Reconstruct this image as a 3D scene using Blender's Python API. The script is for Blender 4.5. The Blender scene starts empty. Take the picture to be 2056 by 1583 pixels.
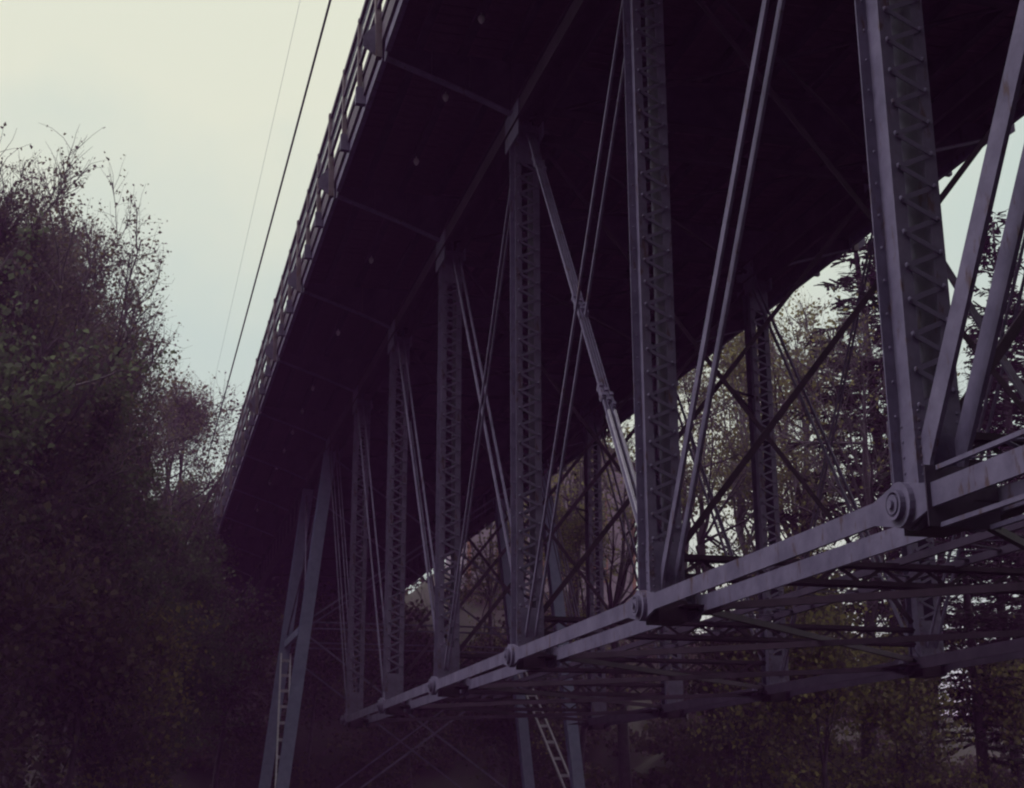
import bpy, math, random
import numpy as np
from mathutils import Vector, Matrix

S = bpy.context.scene
COL = S.collection
rad = math.radians

# ------------------------------------------------------------------ camera
cam_data = bpy.data.cameras.new("camera")
cam = bpy.data.objects.new("camera", cam_data)
COL.objects.link(cam)
yaw, pitch, roll = 0.2603, 0.2833, -0.003
fw = Vector((math.sin(yaw)*math.cos(pitch), math.cos(yaw)*math.cos(pitch), math.sin(pitch)))
rt = Vector((math.cos(yaw), -math.sin(yaw), 0))
up = rt.cross(fw)
r2 = rt*math.cos(roll) + up*math.sin(roll)
u2 = -rt*math.sin(roll) + up*math.cos(roll)
mw = Matrix((r2, u2, -fw)).transposed().to_4x4()
mw.translation = Vector((-5.939, -9.888, -2.285))
cam.matrix_world = mw
cam_data.sensor_fit = 'HORIZONTAL'
cam_data.sensor_width = 36
cam_data.lens = 36*2828.6/2056
cam_data.clip_start = 0.1
cam_data.clip_end = 3000
S.camera = cam

# ------------------------------------------------------------------ sky, sun, exposure
SUN_EL, SUN_AZ = rad(49), rad(-83)      # soft light from the left of the bridge
world = bpy.data.worlds.new("World")
S.world = world
world.use_nodes = True
nt = world.node_tree
for n in list(nt.nodes): nt.nodes.remove(n)
out = nt.nodes.new('ShaderNodeOutputWorld')
sky = nt.nodes.new('ShaderNodeTexSky'); sky.sky_type = 'NISHITA'; sky.sun_disc = False
sky.sun_elevation = SUN_EL; sky.sun_rotation = SUN_AZ; sky.air_density = 2; sky.dust_density = 6
bg1 = nt.nodes.new('ShaderNodeBackground'); bg1.inputs[1].default_value = 0.06
nt.links.new(sky.outputs[0], bg1.inputs[0])
tc = nt.nodes.new('ShaderNodeTexCoord')
nz = nt.nodes.new('ShaderNodeTexNoise'); nz.inputs['Scale'].default_value = 2.6; nz.inputs['Detail'].default_value = 6
nt.links.new(tc.outputs['Generated'], nz.inputs['Vector'])
ramp = nt.nodes.new('ShaderNodeValToRGB')
ramp.color_ramp.elements[0].position = 0.22; ramp.color_ramp.elements[0].color = (0.60, 0.715, 0.645, 1)
ramp.color_ramp.elements[1].position = 0.52; ramp.color_ramp.elements[1].color = (0.79, 0.825, 0.665, 1)
sep = nt.nodes.new('ShaderNodeSeparateXYZ'); nt.links.new(tc.outputs['Generated'], sep.inputs[0])
ma = nt.nodes.new('ShaderNodeMath'); ma.operation = 'MULTIPLY_ADD'; ma.inputs[1].default_value = 1.5; ma.inputs[2].default_value = -0.71
nt.links.new(nz.outputs['Fac'], ma.inputs[0])
mb_ = nt.nodes.new('ShaderNodeMath'); mb_.operation = 'ADD'
nt.links.new(ma.outputs[0], mb_.inputs[0]); nt.links.new(sep.outputs['Z'], mb_.inputs[1])
nt.links.new(mb_.outputs[0], ramp.inputs['Fac'])
bg2 = nt.nodes.new('ShaderNodeBackground'); bg2.inputs[1].default_value = 1.07
nt.links.new(ramp.outputs['Color'], bg2.inputs[0])
mx = nt.nodes.new('ShaderNodeMixShader'); mx.inputs[0].default_value = 0.93     # an almost closed cloud cover
nt.links.new(bg1.outputs[0], mx.inputs[1]); nt.links.new(bg2.outputs[0], mx.inputs[2])
nt.links.new(mx.outputs[0], out.inputs['Surface'])

sd = bpy.data.lights.new("sun", 'SUN'); sd.energy = 1.15; sd.angle = rad(30); sd.color = (0.95, 0.94, 1.0)
sun = bpy.data.objects.new("sun", sd); COL.objects.link(sun)
dirv = Vector((math.sin(SUN_AZ)*math.cos(SUN_EL), math.cos(SUN_AZ)*math.cos(SUN_EL), math.sin(SUN_EL)))
sun.rotation_euler = dirv.to_track_quat('Z', 'Y').to_euler()
S.view_settings.view_transform = 'Standard'
S.view_settings.look = 'None'
S.view_settings.exposure = 0.0
S.view_settings.gamma = 1.0
S.view_settings.use_curve_mapping = False
S.render.engine = 'CYCLES'
S.cycles.max_bounces = 6
S.cycles.diffuse_bounces = 4
S.cycles.glossy_bounces = 2
S.cycles.transmission_bounces = 4
S.cycles.use_denoising = True
S.cycles.pixel_filter_type = 'BLACKMAN_HARRIS'
S.cycles.filter_width = 2.2
S.cycles.volume_bounces = 1
S.cycles.volume_max_steps = 64

# ------------------------------------------------------------------ materials
def new_mat(name):
    m = bpy.data.materials.new(name); m.use_nodes = True
    return m, m.node_tree, m.node_tree.nodes['Principled BSDF']

def mottled(name, c0, c1, c2=None, scale=3.0, rough=0.65, spec=0.25, bump=0.15, rust=0.62, metal=0.0):
    m, t, p = new_mat(name)
    tcn = t.nodes.new('ShaderNodeTexCoord')
    n1 = t.nodes.new('ShaderNodeTexNoise'); n1.inputs['Scale'].default_value = scale; n1.inputs['Detail'].default_value = 6
    n1.inputs['Roughness'].default_value = 0.65
    t.links.new(tcn.outputs['Object'], n1.inputs['Vector'])
    r = t.nodes.new('ShaderNodeValToRGB')
    r.color_ramp.elements[0].position = 0.35; r.color_ramp.elements[0].color = (*c0, 1)
    r.color_ramp.elements[1].position = 0.65; r.color_ramp.elements[1].color = (*c1, 1)
    t.links.new(n1.outputs['Fac'], r.inputs['Fac'])
    colr = r.outputs['Color']
    if c2:
        n2 = t.nodes.new('ShaderNodeTexNoise'); n2.inputs['Scale'].default_value = scale*2.7; n2.inputs['Detail'].default_value = 8
        n2.inputs['Roughness'].default_value = 0.7
        mp = t.nodes.new('ShaderNodeMapping'); mp.inputs['Scale'].default_value = (1, 1, 0.3)
        t.links.new(tcn.outputs['Object'], mp.inputs['Vector']); t.links.new(mp.outputs[0], n2.inputs['Vector'])
        r2_ = t.nodes.new('ShaderNodeValToRGB')
        r2_.color_ramp.elements[0].position = rust; r2_.color_ramp.elements[0].color = (0, 0, 0, 1)
        r2_.color_ramp.elements[1].position = rust+0.08; r2_.color_ramp.elements[1].color = (0.85, 0.85, 0.85, 1)
        t.links.new(n2.outputs['Fac'], r2_.inputs['Fac'])
        mm = t.nodes.new('ShaderNodeMixRGB'); mm.inputs[2].default_value = (*c2, 1)
        t.links.new(r2_.outputs['Color'], mm.inputs[0]); t.links.new(colr, mm.inputs[1])
        colr = mm.outputs[0]
    t.links.new(colr, p.inputs['Base Color'])
    p.inputs['Roughness'].default_value = rough
    p.inputs['Specular IOR Level'].default_value = spec
    p.inputs['Metallic'].default_value = metal
    if bump:
        b = t.nodes.new('ShaderNodeBump'); b.inputs['Strength'].default_value = bump; b.inputs['Distance'].default_value = 0.01
        n3 = t.nodes.new('ShaderNodeTexNoise'); n3.inputs['Scale'].default_value = scale*14
        t.links.new(tcn.outputs['Object'], n3.inputs['Vector']); t.links.new(n3.outputs['Fac'], b.inputs['Height'])
        t.links.new(b.outputs[0], p.inputs['Normal'])
    return m

def leaf_mat(name, cols, transl=0.3):
    m, t, p = new_mat(name)
    g = t.nodes.new('ShaderNodeNewGeometry')
    r = t.nodes.new('ShaderNodeValToRGB')
    els = r.color_ramp.elements
    while len(els) < len(cols): els.new(0.5)
    for i, c in enumerate(cols):
        els[i].position = i/(len(cols)-1); els[i].color = (*c, 1)
    tcn = t.nodes.new('ShaderNodeTexCoord')
    n1 = t.nodes.new('ShaderNodeTexNoise'); n1.inputs['Scale'].default_value = 0.45; n1.inputs['Detail'].default_value = 3
    t.links.new(tcn.outputs['Object'], n1.inputs['Vector'])
    a = t.nodes.new('ShaderNodeMath'); a.operation = 'MULTIPLY_ADD'; a.inputs[1].default_value = 0.55; a.inputs[2].default_value = -0.28
    t.links.new(g.outputs['Random Per Island'], a.inputs[0])
    b = t.nodes.new('ShaderNodeMath'); b.operation = 'ADD'
    t.links.new(a.outputs[0], b.inputs[0]); t.links.new(n1.outputs['Fac'], b.inputs[1])
    t.links.new(b.outputs[0], r.inputs['Fac'])
    df = t.nodes.new('ShaderNodeBsdfDiffuse'); tr = t.nodes.new('ShaderNodeBsdfTranslucent')
    t.links.new(r.outputs[0], df.inputs[0]); t.links.new(r.outputs[0], tr.inputs[0])
    ms = t.nodes.new('ShaderNodeMixShader'); ms.inputs[0].default_value = transl
    t.links.new(df.outputs[0], ms.inputs[1]); t.links.new(tr.outputs[0], ms.inputs[2])
    t.links.new(ms.outputs[0], t.nodes['Material Output'].inputs['Surface'])
    return m

M = {}
M['steel'] = mottled('painted_steel', (0.112, 0.092, 0.172), (0.182, 0.152, 0.262), (0.085, 0.045, 0.05), scale=2.6, rust=0.57)
M['steel_blue'] = mottled('blue_grey_steel', (0.22, 0.235, 0.42), (0.31, 0.32, 0.54), (0.10, 0.06, 0.055), scale=2.2, rust=0.68)
M['steel_shade'] = mottled('shaded_steel', (0.040, 0.026, 0.056), (0.070, 0.048, 0.092), None, scale=2.2)  # darker copy of the painted steel, with shade put into its colour
M['steel_deep_shade'] = mottled('deep_shaded_steel', (0.030, 0.015, 0.034), (0.055, 0.030, 0.060), None, scale=2.2)  # darkest copy, for bracing and under-deck steel; their shade is in the colour
M['pale'] = mottled('brightened_steel', (0.38, 0.34, 0.46), (0.52, 0.48, 0.60), (0.10, 0.07, 0.07), scale=9, rust=0.6)
M['rail'] = mottled('rusty_rail_paint', (0.15, 0.115, 0.155), (0.23, 0.18, 0.225), (0.15, 0.08, 0.07), scale=3, rust=0.55)
M['dark'] = mottled('dark_rail_paint', (0.07, 0.045, 0.10), (0.10, 0.07, 0.14), None, scale=3)
M['fascia'] = mottled('deck_edge_concrete', (0.09, 0.07, 0.11), (0.13, 0.10, 0.15), (0.05, 0.04, 0.05), scale=1.5)
M['deck'] = mottled('creosoted_timber', (0.060, 0.026, 0.050), (0.100, 0.045, 0.080), None, scale=4)
M['wire'] = mottled('galvanised_wire', (0.42, 0.46, 0.58), (0.50, 0.54, 0.66), None, scale=8, bump=0)
M['cable'] = mottled('black_cable', (0.04, 0.03, 0.07), (0.06, 0.045, 0.10), None, scale=8, bump=0)
M['porcelain'] = mottled('white_pipe', (0.75, 0.72, 0.76), (0.8, 0.78, 0.8), None, scale=8, bump=0, rough=0.3)
M['concrete'] = mottled('pier_concrete', (0.13, 0.11, 0.14), (0.20, 0.175, 0.20), (0.09, 0.08, 0.08), scale=1.2, rust=0.55)
M['bark'] = mottled('dark_bark', (0.050, 0.032, 0.056), (0.090, 0.062, 0.098), (0.03, 0.03, 0.03), scale=5, bump=0.6, rust=0.6)
M['bark_grey'] = mottled('grey_bark', (0.10, 0.075, 0.115), (0.165, 0.13, 0.18), (0.05, 0.045, 0.04), scale=5, bump=0.6, rust=0.58)
M['twig'] = mottled('purple_brown_twig', (0.085, 0.060, 0.095), (0.150, 0.110, 0.155), None, scale=3, bump=0)
M['ground'] = mottled('leaf_litter', (0.018, 0.010, 0.017), (0.036, 0.021, 0.030), (0.03, 0.035, 0.015), scale=0.6, bump=0.6, rust=0.55)
M['leaf_green'] = leaf_mat('green_leaf', [(0.080, 0.066, 0.090), (0.120, 0.125, 0.110), (0.165, 0.195, 0.125), (0.21, 0.23, 0.15)])
M['leaf_bud'] = leaf_mat('reddish_young_leaf', [(0.12, 0.080, 0.130), (0.16, 0.120, 0.140), (0.19, 0.155, 0.115), (0.27, 0.21, 0.10)])
M['leaf_gold'] = leaf_mat('yellow_green_leaf', [(0.12, 0.095, 0.120), (0.20, 0.175, 0.120), (0.30, 0.265, 0.110), (0.38, 0.32, 0.12)], 0.4)
M['leaf_fir'] = leaf_mat('dark_needle', [(0.030, 0.022, 0.034), (0.045, 0.038, 0.046), (0.060, 0.060, 0.056)], 0.1)
M['leaf_dark'] = leaf_mat('undergrowth_leaf', [(0.060, 0.036, 0.062), (0.085, 0.062, 0.080), (0.115, 0.095, 0.075), (0.16, 0.13, 0.07)])
M['wall'] = mottled('lilac_grey_siding', (0.24, 0.18, 0.26), (0.29, 0.22, 0.31), None, scale=1)
M['trim'] = mottled('red_brown_trim', (0.24, 0.11, 0.10), (0.32, 0.16, 0.14), None, scale=3)
M['roof'] = mottled('dark_shingle', (0.07, 0.055, 0.07), (0.11, 0.09, 0.10), None, scale=6)
mg, tg, pg = new_mat('window_glass')
pg.inputs['Base Color'].default_value = (0.05, 0.05, 0.06, 1); pg.inputs['Roughness'].default_value = 0.08
M['glass'] = mg

# ------------------------------------------------------------------ mesh helpers
class MB:
    """collects simple solids into one mesh"""
    def __init__(s): s.v = []; s.f = []
    def hexa(s, pts):
        b = len(s.v); s.v += [tuple(p) for p in pts]
        s.f += [(b, b+3, b+2, b+1), (b+4, b+5, b+6, b+7), (b, b+1, b+5, b+4), (b+1, b+2, b+6, b+5), (b+2, b+3, b+7, b+6), (b+3, b, b+4, b+7)]
        return s
    def box(s, x0, x1, y0, y1, z0, z1):
        return s.hexa([(x0, y0, z0), (x1, y0, z0), (x1, y1, z0), (x0, y1, z0), (x0, y0, z1), (x1, y0, z1), (x1, y1, z1), (x0, y1, z1)])
    def bar(s, p0, p1, w, t, side=(1, 0, 0)):
        """rectangular bar p0-p1; t is its size along 'side', w the other way"""
        p0, p1 = Vector(p0), Vector(p1); d = (p1-p0).normalized()
        a = Vector(side); a = (a - d*a.dot(d)).normalized(); b = d.cross(a)
        q = [(-1, -1), (1, -1), (1, 1), (-1, 1)]
        return s.hexa([p0 + a*(i*t/2) + b*(j*w/2) for i, j in q] + [p1 + a*(i*t/2) + b*(j*w/2) for i, j in q])
    def tube(s, pts, rs, k=8, caps=True):
        pts = [Vector(p) for p in pts]
        if not hasattr(rs, '__len__'): rs = [rs]*len(pts)
        b = len(s.v); n = len(pts)
        d0 = (pts[-1]-pts[0]).normalized()
        a = d0.orthogonal().normalized()
        for i, p in enumerate(pts):
            d = (pts[min(i+1, n-1)] - pts[max(i-1, 0)]).normalized()
            a = (a - d*a.dot(d)).normalized(); c = d.cross(a)
            for j in range(k):
                th = 2*math.pi*j/k
                s.v.append(tuple(p + (a*math.cos(th) + c*math.sin(th))*rs[i]))
        for i in range(n-1):
            for j in range(k):
                j2 = (j+1) % k
                s.f.append((b+i*k+j, b+i*k+j2, b+(i+1)*k+j2, b+(i+1)*k+j))
        if caps:
            s.f.append(tuple(b+j for j in reversed(range(k)))); s.f.append(tuple(b+(n-1)*k+j for j in range(k)))
        return s
    def prism(s, poly, axis_from, axis_to, axis='x'):
        """polygon (a,b) extruded along an axis"""
        b = len(s.v); n = len(poly)
        for q in (axis_from, axis_to):
            for a, c in poly:
                s.v.append((q, a, c) if axis == 'x' else (a, q, c) if axis == 'y' else (a, c, q))
        s.f.append(tuple(b+i for i in range(n))); s.f.append(tuple(b+n+i for i in reversed(range(n))))
        for i in range(n):
            j = (i+1) % n
            s.f.append((b+i, b+n+i, b+n+j, b+j))
        return s
    def dome(s, c, r, h, nrm=(0, -1, 0)):
        c = Vector(c); nn = Vector(nrm).normalized(); a = nn.orthogonal().normalized(); d = nn.cross(a); b = len(s.v)
        for rr, hh in ((r, 0), (r*0.7, h*0.75)):
            for j in range(6):
                th = math.pi*j/3
                s.v.append(tuple(c + (a*math.cos(th)+d*math.sin(th))*rr + nn*hh))
        s.v.append(tuple(c+nn*h))
        for j in range(6):
            j2 = (j+1) % 6
            s.f.append((b+j, b+j2, b+6+j2, b+6+j)); s.f.append((b+6+j, b+6+j2, b+12))
        return s
    def mesh(s, name, mat):
        me = bpy.data.meshes.new(name); me.from_pydata(s.v, [], s.f); me.validate(); me.materials.append(M[mat])
        bm_fix(me)
        return me
    def build(s, name, mat, parent=None, kind=None):
        return obj(name, s.mesh(name, mat), parent, kind)

import bmesh
def bm_fix(me):
    bm = bmesh.new(); bm.from_mesh(me); bmesh.ops.recalc_face_normals(bm, faces=bm.faces); bm.to_mesh(me); bm.free()

def obj(name, me, parent=None, kind=None):
    o = bpy.data.objects.new(name, me); COL.objects.link(o)
    if parent is not None: o.parent = parent
    if kind: o['kind'] = kind
    return o
def empty(name, loc=(0, 0, 0), parent=None):
    o = bpy.data.objects.new(name, None); COL.objects.link(o); o.location = loc; o.empty_display_size = 0.3
    if parent is not None: o.parent = parent
    return o
def tag(o, label, cat, group=None):
    o['label'] = label; o['category'] = cat
    if group: o['group'] = group
    return o
def np_mesh(name, verts, quads, mat, tris=None):
    me = bpy.data.meshes.new(name)
    nv = len(verts); nq = len(quads)
    me.vertices.add(nv); me.vertices.foreach_set('co', np.ascontiguousarray(verts, dtype=np.float32).ravel())
    me.loops.add(nq*4); me.polygons.add(nq)
    me.loops.foreach_set('vertex_index', np.ascontiguousarray(quads, dtype=np.int32).ravel())
    me.polygons.foreach_set('loop_start', np.arange(0, nq*4, 4, dtype=np.int32))
    me.update(calc_edges=True); me.materials.append(M[mat])
    return me

# ------------------------------------------------------------------ terrain
def sstep(a, b, x):
    t = np.clip((x-a)/(b-a), 0, 1); return t*t*(3-2*t)
def ground_z(x, y):
    x = np.asarray(x, dtype=float); y = np.asarray(y, dtype=float)
    z = -4.0 + 0*x
    z = z + 0.42*np.maximum(-11-x, 0)*(1-0.5*sstep(-40, -90, -(-x)))
    end = np.clip((y-50)*0.42, 0, 14.2)*(1-0.75*sstep(14, 45, x))
    z = np.maximum(z, -4.0+end)
    z = z - 2.0*sstep(10, 30, x)*(1-sstep(40, 60, y))
    z = z + 0.35*np.sin(x*0.31+1.3)*np.cos(y*0.27) + 0.18*np.sin(x*0.9)*np.sin(y*0.8+2)
    z = z + 1.0*np.clip(-y-17, 0, 34)  # unseen bluff behind the camera, added to hold sky light off the steel
    z = z + 4.0*sstep(10, 16, x)*sstep(24, 40, y)
    near = np.exp(-((x+5.9)**2+(y+9.9)**2)/30.0)
    z = z*(1-near) + (-3.95)*near
    return z
def axis_pts(lo, hi, clo, chi, fine, coarse):
    a = list(np.arange(lo, clo, coarse)) + list(np.arange(clo, chi, fine)) + list(np.arange(chi, hi+coarse, coarse))
    return np.array(a)
gx = axis_pts(-300, 300, -60, 80, 2.0, 20); gy = axis_pts(-200, 460, -66, 120, 2.0, 20)
GX, GY = np.meshgrid(gx, gy); GZ = ground_z(np.clip(GX, -60, 80), np.clip(GY, -66, 120))
nx, ny = len(gx), len(gy)
idx = np.arange(nx*ny).reshape(ny, nx)
quads = np.stack([idx[:-1, :-1], idx[:-1, 1:], idx[1:, 1:], idx[1:, :-1]], -1).reshape(-1, 4)
gr = obj('ground', np_mesh('ground', np.stack([GX, GY, GZ], -1).reshape(-1, 3), quads, 'ground'), kind='structure')

# ------------------------------------------------------------------ the truss bridge
P, H = 6.1, 9.31
K0, K1 = -3, 7           # truss nodes: first and last
bridge = empty('truss_bridge', (0, 0, -0.3))
bridge.location = (0, 0, 0)
tag(bridge, 'dark riveted steel deck truss bridge on laced posts and paired eyebars, passing high overhead', 'bridge')

CX_ = 0.185                                    # centre of a post measured from the truss reference line
XF = 7.57                                      # far truss is the mirror image: x = XF - u
def U(side, u): return u if side == 0 else XF-u

# --- one laced post: two channels, lacing bars on both faces, tie plates, rivets
PIT = 0.30
def channel_mesh(L, flip, webu=0.12, hd=0.19, fl=0.10, t=0.016, z0=0.0, mat='steel'):
    b = MB(); s = -1 if flip else 1
    def bx(u0, u1, y0, y1, za, zb):
        a, c = sorted((s*u0, s*u1)); b.box(a, c, y0, y1, za, zb)
    bx(webu-t, webu, -hd, hd, z0, L)
    bx(webu, webu+fl, -hd, -hd+t, z0, L)
    bx(webu, webu+fl, hd-t, hd, z0, L)
    return b.mesh('channel', mat)
def lace_mesh(flip, hw=0.165, dz=PIT/2, w=0.055, t=0.011):
    b = MB(); s = -1 if flip else 1
    b.bar((-s*hw, 0, 0), (s*hw, 0, dz), 0.044, t, (0, 1, 0))
    return b.mesh('lacing_bar', 'steel')
ch_me = {0: channel_mesh(H, False, z0=-0.02), 1: channel_mesh(H, True, z0=-0.02)}
la_me = {0: lace_mesh(False), 1: lace_mesh(True)}
tie = MB(); tie.box(-0.225, 0.225, -0.2045, -0.1925, 0.0, 0.75); tie_me = tie.mesh('tie_plate', 'steel')
pinp = MB(); pinp.prism([(-0.17, 0.0), (0.17, 0.0), (0.17, 0.62), (0.12, 0.8), (-0.12, 0.8), (-0.17, 0.62)], 0.122, 0.134)
pin_me = {0: pinp.mesh('pin_plate', 'steel')}
rv = MB()
zb, zt = 0.78, H-0.65
n_l = int((zt-zb)/(PIT/2))
for i in range(n_l+1):
    z = zb+i*PIT/2
    u = -0.165 if i % 2 == 0 else 0.165
    rv.dome((u, -0.217, z), 0.025, 0.019)
    rv.dome((u, 0.188-0.016+0.004-0.02, z), 0.017, 0.012)     # heads of the rear lacing seen on the inside of the flange
for za in np.arange(0.06, 0.74, 0.075):
    for u in (-0.175, 0.175): rv.dome((u, -0.2045, za), 0.017, 0.012)
for za in np.arange(H-0.62, H-0.05, 0.09):
    for u in (-0.175, 0.175): rv.dome((u, -0.2045, za), 0.017, 0.012)
for za in np.arange(0.3, 0.7, 0.13):
    for yv in (-0.13, 0.13): rv.dome((-0.134, yv, za), 0.017, 0.012, (-1, 0, 0))
rv_me = rv.mesh('rivets', 'steel')
lb = MB()
for i in range(n_l):
    z = zb+i*PIT/2; s = 1 if i % 2 == 0 else -1
    lb.bar((-s*0.165, -0.1985 - (0.006 if i % 2 else -0.001), z), (s*0.165, -0.1985 - (0.006 if i % 2 else -0.001), z+PIT/2), 0.044, 0.009, (0, 1, 0))
lacing_front_me = lb.mesh('lacing', 'steel')
lb = MB()
for i in range(n_l):
    z = zb+i*PIT/2; s = 1 if i % 2 == 0 else -1
    yy = 0.1985 + (0.006 if i % 2 else -0.001)
    lb.bar((-s*0.165, yy, z), (s*0.165, yy, z+PIT/2), 0.044, 0.009, (0, 1, 0))
lacing_rear_me = lb.mesh('lacing', 'steel')

budget = 290
for side in (0, 1):
    for k in range(K0, K1-1):
        po = empty('laced_post', (U(side, CX_), k*P, 0), bridge)
        for f in (0, 1): obj('channel', ch_me[f], po)
        a = obj('tie_plate', tie_me, po)
        a = obj('tie_plate', tie_me, po); a.location = (0, 0, H-0.75)
        a = obj('tie_plate', tie_me, po); a.location = (0, 0.397, 0)
        a = obj('tie_plate', tie_me, po); a.location = (0, 0.397, H-0.75)
        for sx in (1, -1):
            a = obj('pin_plate', pin_me[0], po); a.scale = (sx, 1, 1)
        obj('rivets', rv_me, po, 'stuff')
        obj('lacing', lacing_rear_me, po, 'stuff')
        if side == 0 and 0 <= k <= 4 and budget >= n_l:
            for i in range(n_l):
                a = obj('lacing_bar', la_me[i % 2], po)
                a.location = (0, -0.1985 - (0.0115 if i % 2 else 0.0), zb+i*PIT/2)
            budget -= n_l
        else:
            obj('lacing', lacing_front_me, po, 'stuff')

# --- pins with their nuts
pb = MB()
pb.tube([(-0.13, 0, 0), (0.68, 0, 0)], 0.065, 14)
for x0, x1 in ((-0.175, -0.12), (0.66, 0.71)):
    pb.tube([(x0, 0, 0), (x1, 0, 0)], 0.082, 14)
pb.tube([(-0.20, 0, 0), (-0.17, 0, 0)], 0.038, 10); pb.tube([(0.71, 0, 0), (0.74, 0, 0)], 0.038, 10)
PBR = pb
N = 20
def ring(mb, x0, x1, ri, ro, n=N):
    b = len(mb.v)
    for x in (x0, x1):
        for r in (ri, ro):
            for j in range(n):
                th = 2*math.pi*j/n; mb.v.append((x, r*math.cos(th), r*math.sin(th)))
    A, B, C, D = b, b+n, b+2*n, b+3*n
    for j in range(n):
        q = (j+1) % n
        mb.f += [(A+j, A+q, B+q, B+j), (C+j, D+j, D+q, C+q), (B+j, B+q, D+q, D+j), (A+j, C+j, C+q, A+q)]
ring(pb, -0.170, -0.118, 0.100, 0.126)
pin_mesh = pb.mesh('pin', 'steel')
for side in (0, 1):
    for k in range(K0, K1-1):
        a = obj('pin', pin_mesh, bridge); a.location = (U(side, 0), k*P, 0); a.scale = (1 if side == 0 else -1, 1, 1)

# --- eyebars
def eyebar_mesh(p0, p1, w, t, r=0.0, name='eyebar', mat='steel'):
    b = MB(); p0, p1 = Vector(p0), Vector(p1)
    b.bar(p0, p1, w, t)
    if r > 0:
        for p in (p0, p1):
            c = MB(); ring(c, -t/2-0.006, t/2+0.006, 0.066, r)
            o_ = len(b.v); b.v += [tuple(Vector(q)+p) for q in c.v]; b.f += [tuple(o_+i for i in ff) for ff in c.f]
            # flare of the head
            d = (p1-p0).normalized() if p is p0 else (p0-p1).normalized()
            nrm = Vector((0, -d.z, d.y))
            for s_ in (-1, 1):
                pts = [p+nrm*s_*w*0.48+d*0.05, p+nrm*s_*r*0.92+d*r*0.35, p+nrm*s_*w*0.5+d*(r+0.22)]
                q = len(b.v)
                for xo in (-t/2, t/2): b.v += [tuple(v+Vector((xo, 0, 0))) for v in pts]
                b.f += [(q, q+1, q+2), (q+5, q+4, q+3), (q, q+3, q+4, q+1), (q+1, q+4, q+5, q+2), (q+2, q+5, q+3, q)]
    return b.mesh(name, mat)
for side in (0, 1):
    for k in range(K0, K1-2):
        for ua, ub in ((-0.098, -0.052), (0.615, 0.57)):
            if k == -1: ua, ub = ua+0.02, ub+0.0
            obj('eyebar', eyebar_mesh((U(side, ua), k*P, 0), (U(side, ub), (k+1)*P, 0), 0.190, 0.034, 0.185, 'eyebar', 'steel' if side == 0 else 'steel_shade'), bridge)  # far bars take the copy with painted-in shade
# box stiffening of the chord toward the camera
for side in (0, 1):
    fr = empty('chord_frame', (U(side, 0), 0, 0), bridge); sgn = 1 if side == 0 else -1
    fr.scale = (sgn, 1, 1)
    b = MB(); b.box(-0.11, 0.52, -0.42, -0.405, -0.245, 0.235); b.build('end_plate', 'steel_shade', fr)
    for u, z in ((0.0, 0.215), (0.0, -0.235), (0.43, 0.215), (0.43, -0.235)):
        b = MB(); b.box(u-0.018, u+0.018, -P+0.3, -0.43, z-0.018, z+0.018); b.build('edge_angle', 'steel', fr)
    b = MB(); b.box(0.02, 0.41, -P+0.3, -0.6, 0.16, 0.17)
    b2 = MB()
    for i in range(9):
        y0 = -0.7-i*0.58
        b2.bar((0.01, y0, 0.222), (0.42, y0-0.29, 0.222), 0.05, 0.008, (0, 0, 1))
        b2.bar((0.42, y0-0.29, 0.230), (0.01, y0-0.58, 0.230), 0.05, 0.008, (0, 0, 1))
    b2.build('lacing', 'steel', fr, 'stuff')

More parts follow.
